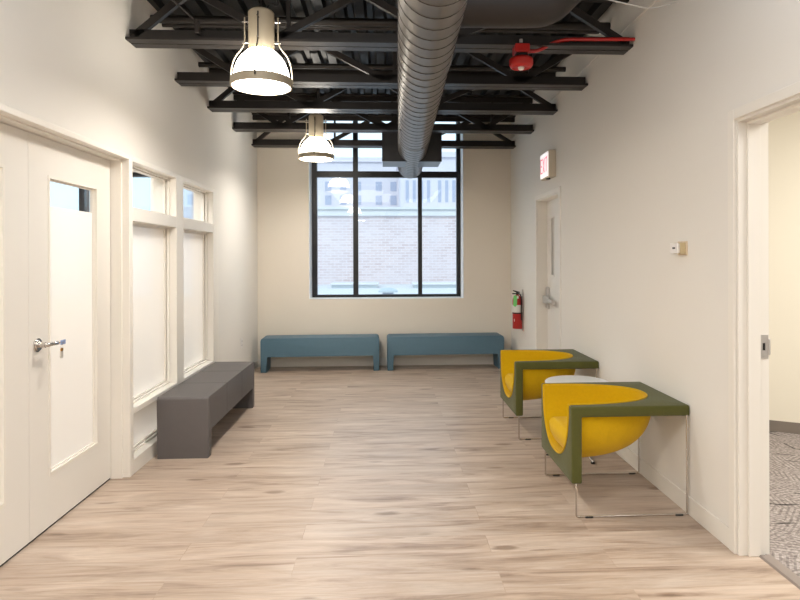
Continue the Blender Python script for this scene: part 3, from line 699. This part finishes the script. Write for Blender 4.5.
# ------------------------------------------------------------------ armchairs
def armchair(y0, label):
    """folded felt sheet: tabletop plus front panel, with a bowl seat in the cut-out"""
    W_, TH = .66, .060
    xf, xb = 1.035, 1.7135; y1 = y0 + W_; zc_ = .622; zb = .19; yc = (y0 + y1) / 2
    a_, bb, cc = .262, .545, .335
    t = thing('armchair', (1.38, yc, 0), label, 'armchair', 'olive and mustard armchairs')
    N = 40; e = 2.35
    def sup(th, A, B):
        c, s = math.cos(th), math.sin(th)
        return A * math.copysign(abs(c) ** (2 / e), c), B * abs(s) ** (2 / e)
    # sheet: grid of profile points: build as outline with cut-out, top plate then front panel
    b = nb()
    def plate(mapf, far):
        """ring of quads between half-ellipse cut-out and the outer rectangle, both skins"""
        inner = []; outer = []
        for i in range(N + 1):
            th = math.pi * i / N
            yy, dd = sup(th, a_, far[0]); inner.append((yc + yy, dd))
            # radial projection to the rectangle (half width W_/2, depth far[1])
            hw, D = W_ / 2, far[1]; cy, sy = math.cos(th), math.sin(th)
            k_ = min(hw / abs(cy) if abs(cy) > 1e-6 else 1e9, D / sy if sy > 1e-6 else 1e9)
            outer.append((yc + cy * k_, sy * k_))
        # put exact corners on the outer loop
        for s_ in (1, -1):
            j = min(range(N + 1), key=lambda q: (outer[q][0] - (yc + s_ * W_ / 2)) ** 2 + (outer[q][1] - far[1]) ** 2)
            outer[j] = (yc + s_ * W_ / 2, far[1])
        return inner, outer
    a_ += .009; top_in, top_out = plate(None, (bb + .009, xb - xf)); fr_in, fr_out = plate(None, (cc + .009, zc_ - zb)); a_ -= .009
    def V(p, kind, skin):
        y, d_ = p
        if kind == 'top': 
            return (xf + (max(TH, d_) if skin else d_), y, zc_ - (TH if skin else 0))
        return (xf + (TH if skin else 0), y, zc_ - (max(TH, d_) if skin else d_))
    cache = {}
    def vert(co):
        k_ = tuple(round(c, 5) for c in co)
        if k_ not in cache: cache[k_] = b.verts.new(co)
        return cache[k_]
    def face(*cs):
        vs_ = []
        for c in cs:
            v = vert(c)
            if v not in vs_: vs_.append(v)
        if len(vs_) > 2 and b.faces.get(vs_) is None:
            try: b.faces.new(vs_)
            except ValueError: pass
    for kind, I, O in (('top', top_in, top_out), ('front', fr_in, fr_out)):
        for i in range(N):
            for skin in (0, 1): face(V(I[i], kind, skin), V(I[i + 1], kind, skin), V(O[i + 1], kind, skin), V(O[i], kind, skin))
            face(V(I[i], kind, 0), V(I[i + 1], kind, 0), V(I[i + 1], kind, 1), V(I[i], kind, 1))
            face(V(O[i], kind, 0), V(O[i], kind, 1), V(O[i + 1], kind, 1), V(O[i + 1], kind, 0))
    bmesh.ops.recalc_face_normals(b, faces=b.faces[:])
    es = [e_ for e_ in b.edges if len(e_.link_faces) == 2 and e_.calc_face_angle(0) > math.radians(50)]
    bmesh.ops.bevel(b, geom=es, offset=.011, segments=3, affect='EDGES', profile=.5)
    sh = obj('folded_shell', b, GREEN, t, True); sh['label'] = 'olive green felt tabletop and front panel'
    # bowl: quarter super-ellipsoid skin, inner and outer
    b = nb(); Mv = 26
    def skin_pts(off):
        rows_ = []
        for j in range(Mv + 1):
            ph = (math.pi / 2) * j / Mv                       # 0 at the top plane, 90 deg at the front panel
            row = []
            for i in range(N + 1):
                th = math.pi * i / N
                cy = math.cos(th); s_ = math.sin(th)
                y = (a_ + off) * math.copysign(abs(cy) ** (2 / e), cy)
                rr = abs(s_) ** (2 / e)
                x = (bb + off) * rr * math.cos(ph) ** (2 / 2.75) if math.cos(ph) > 1e-9 else 0
                z = (cc + off) * rr * math.sin(ph) ** (2 / 2.75)
                row.append((xf + .003 + x, yc + y, zc_ - .003 - z))
            rows_.append(row)
        return rows_
    for off in (-.004, .036):
        R_ = skin_pts(off); vv = [[b.verts.new(p) for p in r_] for r_ in R_]
        for j in range(Mv):
            for i in range(N): b.faces.new((vv[j][i], vv[j][i + 1], vv[j + 1][i + 1], vv[j + 1][i]))
        if off < 0: inner_v = vv
        else: outer_v = vv
    for i in range(N):
        b.faces.new((inner_v[0][i], outer_v[0][i], outer_v[0][i + 1], inner_v[0][i + 1]))
        b.faces.new((inner_v[Mv][i], inner_v[Mv][i + 1], outer_v[Mv][i + 1], outer_v[Mv][i]))
    bmesh.ops.remove_doubles(b, verts=b.verts[:], dist=.0004)
    bw = obj('bowl_seat', b, YELL, t, True); bw['label'] = 'mustard yellow felt bowl'
    # piping around the cut-out
    b = nb(); o_ = .002
    P1 = [(xf + d_, yc + (y - yc) * .995, zc_ + .001) for y, d_ in top_in]
    P2 = [(xf - .001, yc + (y - yc) * .995, zc_ - d_) for y, d_ in fr_in]
    tube(b, P1, .005, 8); tube(b, P2, .005, 8); obj('piping', b, YELL, bw, True)
    # seat pad filling the lower part of the bowl
    b = nb(); zt = .425; rows_ = []
    def half_w(z, x_):
        q = 1 - ((zc_ - z) / (cc - .006)) ** e - (max(0, x_) / (bb - .008)) ** e
        return (a_ - .026) * q ** (1 / e) if q > 0 else 0
    K = 22
    def xmax(z):
        q = 1 - ((zc_ - z) / (cc - .006)) ** e
        return (bb - .008) * max(q, 0) ** (1 / e)
    zs = [zc_ - cc + .022 + (zt - (zc_ - cc + .022)) * (k_ / 12) for k_ in range(13)]
    loops = []
    for k_, z in enumerate(zs + [zt + .006, zt + .007]):
        shr = {13: .94, 14: .80}.get(k_, 1 if k_ < 12 else .985); zz = min(z, zt)
        X = xmax(zz) * shr; H_ = half_w(zz, 0) * shr; lp = []
        fo = xf + .030 - .018 * math.sin(math.pi * min(k_, 12) / 13) + (.0 if k_ < 11 else (.004 if k_ == 11 else .012 if k_ == 12 else .022 if k_ == 13 else .05))
        for i in range(N + 1):
            th = math.pi * i / N; c_, s_ = math.cos(th), math.sin(th)
            lp.append(b.verts.new((fo + (X - (fo - xf)) * s_ ** (2 / e) if s_ > 0 else fo, yc + H_ * math.copysign(abs(c_) ** (2 / e), c_), z)))
        loops.append(lp)
    for A, B in zip(loops, loops[1:]):
        for i in range(N): b.faces.new((A[i], A[i + 1], B[i + 1], B[i]))
        b.faces.new((A[N], A[0], B[0], B[N]))
    b.faces.new(loops[0]); b.faces.new(loops[-1])
    obj('seat_pad', b, YELL, t, True)
    # two wire frames
    for yy in (y0 + .006, y1 - .006):
        b = nb(); xr1, xr2 = xf + .026, xb - .016
        tube(b, bend([(xr1, yy + (.012 if yy < yc else -.012), zb + .02), (xr1, yy, zb - .004), (xr1, yy, .006), (xr2, yy, .006), (xr2, yy, zc_ - TH + .006)], .014, 5), .0052, 10)
        lg = obj('wire_leg', b, CHROME, t, True)
        for xg in (xr1 + .05, xr2 - .07):
            gl = nb(); box(gl, xg, xg + .045, yy - .009, yy + .009, 0, .009, .002, 1); obj('glide', gl, RUBBER, lg)
    return t
c0 = armchair(3.295, 'olive and yellow bowl armchair nearest the camera, beside the open doorway')
dup(c0, (1.38, 3.295 + .33 + 1.440, 0), 'olive and yellow bowl armchair farther back, toward the exit door')

# ------------------------------------------------------------------ side table
tx, ty = 1.425, 4.40
t = thing('side_table', (tx, ty, 0), 'small round white table with metal feet between the two armchairs', 'side table')
b = nb(); lathe(b, [(0, .512), (.228, .512), (.236, .518), (.236, .528), (.230, .534), (0, .534)], (tx, ty), 56); obj('tabletop', b, WHITEP, t, True)
b = nb(); lathe(b, [(0, .512), (.06, .512), (.06, .506), (.016, .50), (.016, .09), (.028, .07), (.028, .045), (0, .045)], (tx, ty), 28); obj('pedestal', b, CHROME, t, True)
for k_ in range(4):
    an = math.radians(-82 + 90 * k_); u = Vector((math.cos(an), math.sin(an), 0)); o_ = Vector((tx, ty, 0))
    b = nb(); tube(b, bend([o_ + u * .02 + Vector((0, 0, .066)), o_ + u * .14 + Vector((0, 0, .052)), o_ + u * .235 + Vector((0, 0, .018)), o_ + u * .25 + Vector((0, 0, .010))], .04), .011, 10); lg = obj('leg', b, CHROME, t, True)
    g_ = nb(); lathe(g_, [(0, 0), (.015, 0), (.015, .010), (.008, .014), (0, .014)], (o_ + u * .24)[:2], 16); obj('glide', g_, RUBBER, lg, True)

# ------------------------------------------------------------------ fire extinguisher
ex, ey = 1.645, 7.42
t = thing('fire_extinguisher', (ex, ey, .57), 'red fire extinguisher with green tag on the wall past the exit door', 'fire extinguisher')
r = .061
b = nb(); lathe(b, [(0, .57), (r - .006, .57), (r, .578), (r, .93), (r - .012, .965), (.026, .985), (.020, .995), (0, .995)], (ex, ey), 36); cy = obj('cylinder', b, RED, t, True)
b = nb(); lathe(b, [(r + .0008, .775), (r + .0012, .776), (r + .0012, .868), (r + .0008, .869)], (ex, ey), 36); obj('label_band', b, WHITEL, cy, True)['label'] = 'white label band'
b = nb(); lathe(b, [(r + .0006, .758), (r + .0022, .759), (r + .0022, .772), (r + .0006, .773)], (ex, ey), 36); obj('strap', b, BLACKP, cy, True)
b = nb(); box(b, ex - .05, ex - .045, ey - .045, ey - .018, .665, .695); obj('round_sticker', b, WHITEL, cy)
b = nb(); lathe(b, [(0, .990), (.018, .990), (.018, 1.015), (.012, 1.03), (0, 1.03)], (ex, ey), 18); obj('valve', b, BLACKP, t, True)
b = nb(); prism(b, [(ex - .055, 1.052), (ex + .03, 1.030), (ex + .03, 1.018), (ex - .015, 1.022), (ex - .055, 1.040)], 'Y', ey - .009, ey + .009); prism(b, [(ex - .065, 1.015), (ex + .01, 1.015), (ex + .01, 1.004), (ex - .06, 1.000)], 'Y', ey - .009, ey + .009); obj('handle', b, BLACKP, t)
b = nb(); tube(b, bend([(ex - .005, ey - .015, 1.018), (ex + .03, ey - .055, 1.00), (ex + .035, ey - .068, .93), (ex + .035, ey - .066, .68)], .03), .008, 10); obj('hose', b, BLACKP, t, True)
b = nb(); prism(b, [(ex - .062, .985), (ex - .03, .995), (ex - .016, .965), (ex - .020, .868), (ex - .040, .845), (ex - .066, .86)], 'Y', ey - .063, ey - .060); obj('inspection_tag', b, GREENT, t)['label'] = 'green inspection tag'
b = nb(); box(b, ex - .02, ex + .0, ey - .066, ey - .064, .95, .985); obj('paper_slip', b, WHITEL, t)
b = nb(); box(b, XR - .012, XR - .0005, ey - .02, ey + .02, .54, 1.06, .002, 1); box(b, ex + .03, XR - .008, ey - .014, ey + .014, .955, .975); box(b, ex + .03, XR - .008, ey - .014, ey + .014, .56, .57); obj('wall_bracket', b, SATIN, t)

# ------------------------------------------------------------------ exit sign
t = thing('exit_sign', (1.675, 6.1, 2.27), 'lit white exit sign with red letters above the exit door', 'exit sign')
b = nb(); box(b, 1.641, XR - .001, 5.945, 6.262, 2.272, 2.545, .006, 2); obj('housing', b, BEIGEP if False else mat('sign_housing', srgb(206, 196, 178), .5), t)
b = nb(); box(b, 1.634, 1.641, 5.958, 6.249, 2.285, 2.532, .003, 1); obj('face', b, SIGNW, t)
def letter(b, ch, y0, w, z0, h, s=.016):
    """letters read from +Y to -Y for a viewer looking at the right wall"""
    X0, X1 = 1.6325, 1.6342
    def R(u0, u1, v0, v1): box(b, X0, X1, y0 - u1, y0 - u0, z0 + v0, z0 + v1)
    if ch == 'E': R(0, s, 0, h); R(s, w, 0, s); R(s, w * .85, h / 2 - s / 2, h / 2 + s / 2); R(s, w, h - s, h)
    if ch == 'I': R(w / 2 - s / 2, w / 2 + s / 2, 0, h)
    if ch == 'T': R(w / 2 - s / 2, w / 2 + s / 2, 0, h - s); R(0, w, h - s, h)
    if ch == 'X':
        for a0, a1 in ((0, 1), (1, 0)):
            ya, yb_ = y0 - a0 * (w - s), y0 - a1 * (w - s)
            prism(b, [(ya, z0), (ya - s, z0), (yb_ - s, z0 + h), (yb_, z0 + h)], 'X', X0 - (.0003 if a0 else 0), X1)
b = nb(); yy = 6.232
for ch, w_ in (('E', .062), ('X', .070), ('I', .026), ('T', .066)):
    letter(b, ch, yy, w_, 2.33, .155); yy -= w_ + .012
obj('lettering', b, SIGNR, t)['label'] = 'red letters EXIT'
b = nb(); tube(b, [(1.668, 6.03, 2.272), (1.668, 6.03, 2.255)], .009, 12); obj('test_button', b, BLACKP, t)
b = nb(); box(b, 1.655, 1.69, 6.06, 6.10, 2.262, 2.272); obj('latch', b, BLACKP, t)

# ------------------------------------------------------------------ thermostat, outlet
t = thing('thermostat', (1.69, 3.37, 1.475), 'small white and beige thermostat on the right wall', 'thermostat')
b = nb(); box(b, XR - .008, XR - .0005, 3.318, 3.425, 1.470, 1.550, .002, 1); obj('wall_plate', b, mat('pale_plate', srgb(224, 206, 178), .5), t)
b = nb(); box(b, 1.676, XR - .008, 3.328, 3.415, 1.478, 1.542, .003, 1); obj('body', b, BEIGEP, t)
b = nb(); box(b, 1.657, 1.668, 3.328, 3.415, 1.480, 1.540, .003, 1); box(b, 1.668, 1.676, 3.336, 3.408, 1.484, 1.536); cv = obj('cover', b, IVORYP, t)
b = nb(); box(b, 1.6555, 1.6575, 3.352, 3.382, 1.506, 1.516); obj('slot', b, BLACKP, cv)
t = thing('wall_outlet', (XL, 7.22, .40), 'white wall outlet low on the left wall past the sidelights', 'outlet')
b = nb(); box(b, XL + .0005, XL + .007, 7.18, 7.26, .39, .51, .002, 1); obj('cover_plate', b, IVORYP, t)
b = nb()
for z in (.425, .475):
    for dy in (-.012, .012): box(b, XL + .0065, XL + .0078, 7.22 + dy - .0025, 7.22 + dy + .0025, z - .008, z + .008)
obj('socket', b, BLACKP, t)

# ------------------------------------------------------------------ outside the window
b = nb(); box(b, -40, 40, 8.6, 90, -.4, .58); tag(obj('flat_roof', b, ROOFM), 'white flat roof outside the large window', 'roof')['kind'] = 'structure'
bb_ = thing('brick_building', (0, 20.5, .58), 'low pale brick building with a light coping across from the window', 'building')
b = nb(); box(b, -5.5, 14, 20, 26, .58, 2.86); obj('brick_wall', b, BRICK, bb_)
b = nb(); box(b, -5.6, 14.1, 19.9, 26.1, 2.86, 2.98); box(b, -5.55, 14.05, 19.95, 26.05, 3.08, 3.16); box(b, -5.5, 14, 20.02, 26, 2.98, 3.08); obj('coping', b, CAPM, bb_)
for x0, x1, y_, l_ in ((-1.62, -.20, 17.5, 'low pale blue roof hatch outside, left of the centre pane'), (.78, 2.35, 17.3, 'low pale blue roof hatch outside, behind the right pane')):
    t = thing('roof_hatch', ((x0 + x1) / 2, y_ + .5, .58), l_, 'roof hatch', 'roof hatches outside')
    b = nb(); box(b, x0 + .04, x1 - .04, y_ + .04, y_ + .96, .58, .66); obj('curb', b, CURB, t)
    b = nb(); box(b, x0, x1, y_, y_ + 1, .66, .72, .02, 1); obj('lid', b, CAPM, t)
t = thing('roof_vent', (.05, 14, .58), 'small domed roof vent outside at the bottom of the centre pane', 'vent')
b = nb(); lathe(b, [(0, .58), (.13, .58), (.13, .66), (0, .66)], (.05, 14), 20); obj('base', b, STONEW, t, True)
b = nb(); lathe(b, [(0, .66), (.23, .66), (.22, .70), (.16, .74), (.08, .76), (0, .765)], (.05, 14), 24); obj('cap', b, CURB, t, True)
def far_building(name, x0, x1, y, ztop, label, wins, peaks=()):
    t = thing(name, ((x0 + x1) / 2, y + 4, .58), label, 'building')
    b = nb(); box(b, x0, x1, y, y + 8, .58, ztop); f = obj('facade', b, STONE, t)
    b = nb(); box(b, x0 - .2, x1 + .2, y - .25, y + 8.2, ztop, ztop + .45); obj('cornice', b, STONE, t)
    for (wx, wz, ww, wh) in wins:
        b = nb(); box(b, wx, wx + ww, y - .04, y + .05, wz, wz + wh); wn = obj('window', b, STONEW, t)
    return t
wa = [(-7.6 + i * 1.5 + (.6 if i > 3 else 0), z, .62, .95) for i in range(6) for z in (6.85, 8.25)] + [(-22 + i * 2.2, z, .8, 1.0) for i in range(6) for z in (6.85, 8.25)]
far_building('stone_building', -23, 1.6, 61, 11.2, 'pale stone building far beyond the brick wall, left of the duct', wa)
wb = [(1.75 + i * .62 + (.35 if i > 3 else 0), 6.3, .26, 1.9) for i in range(8)]
far_building('stone_building', 1.30, 12, 52, 10.2, 'pale stone building with narrow windows beyond the brick wall, right of the duct', wb)
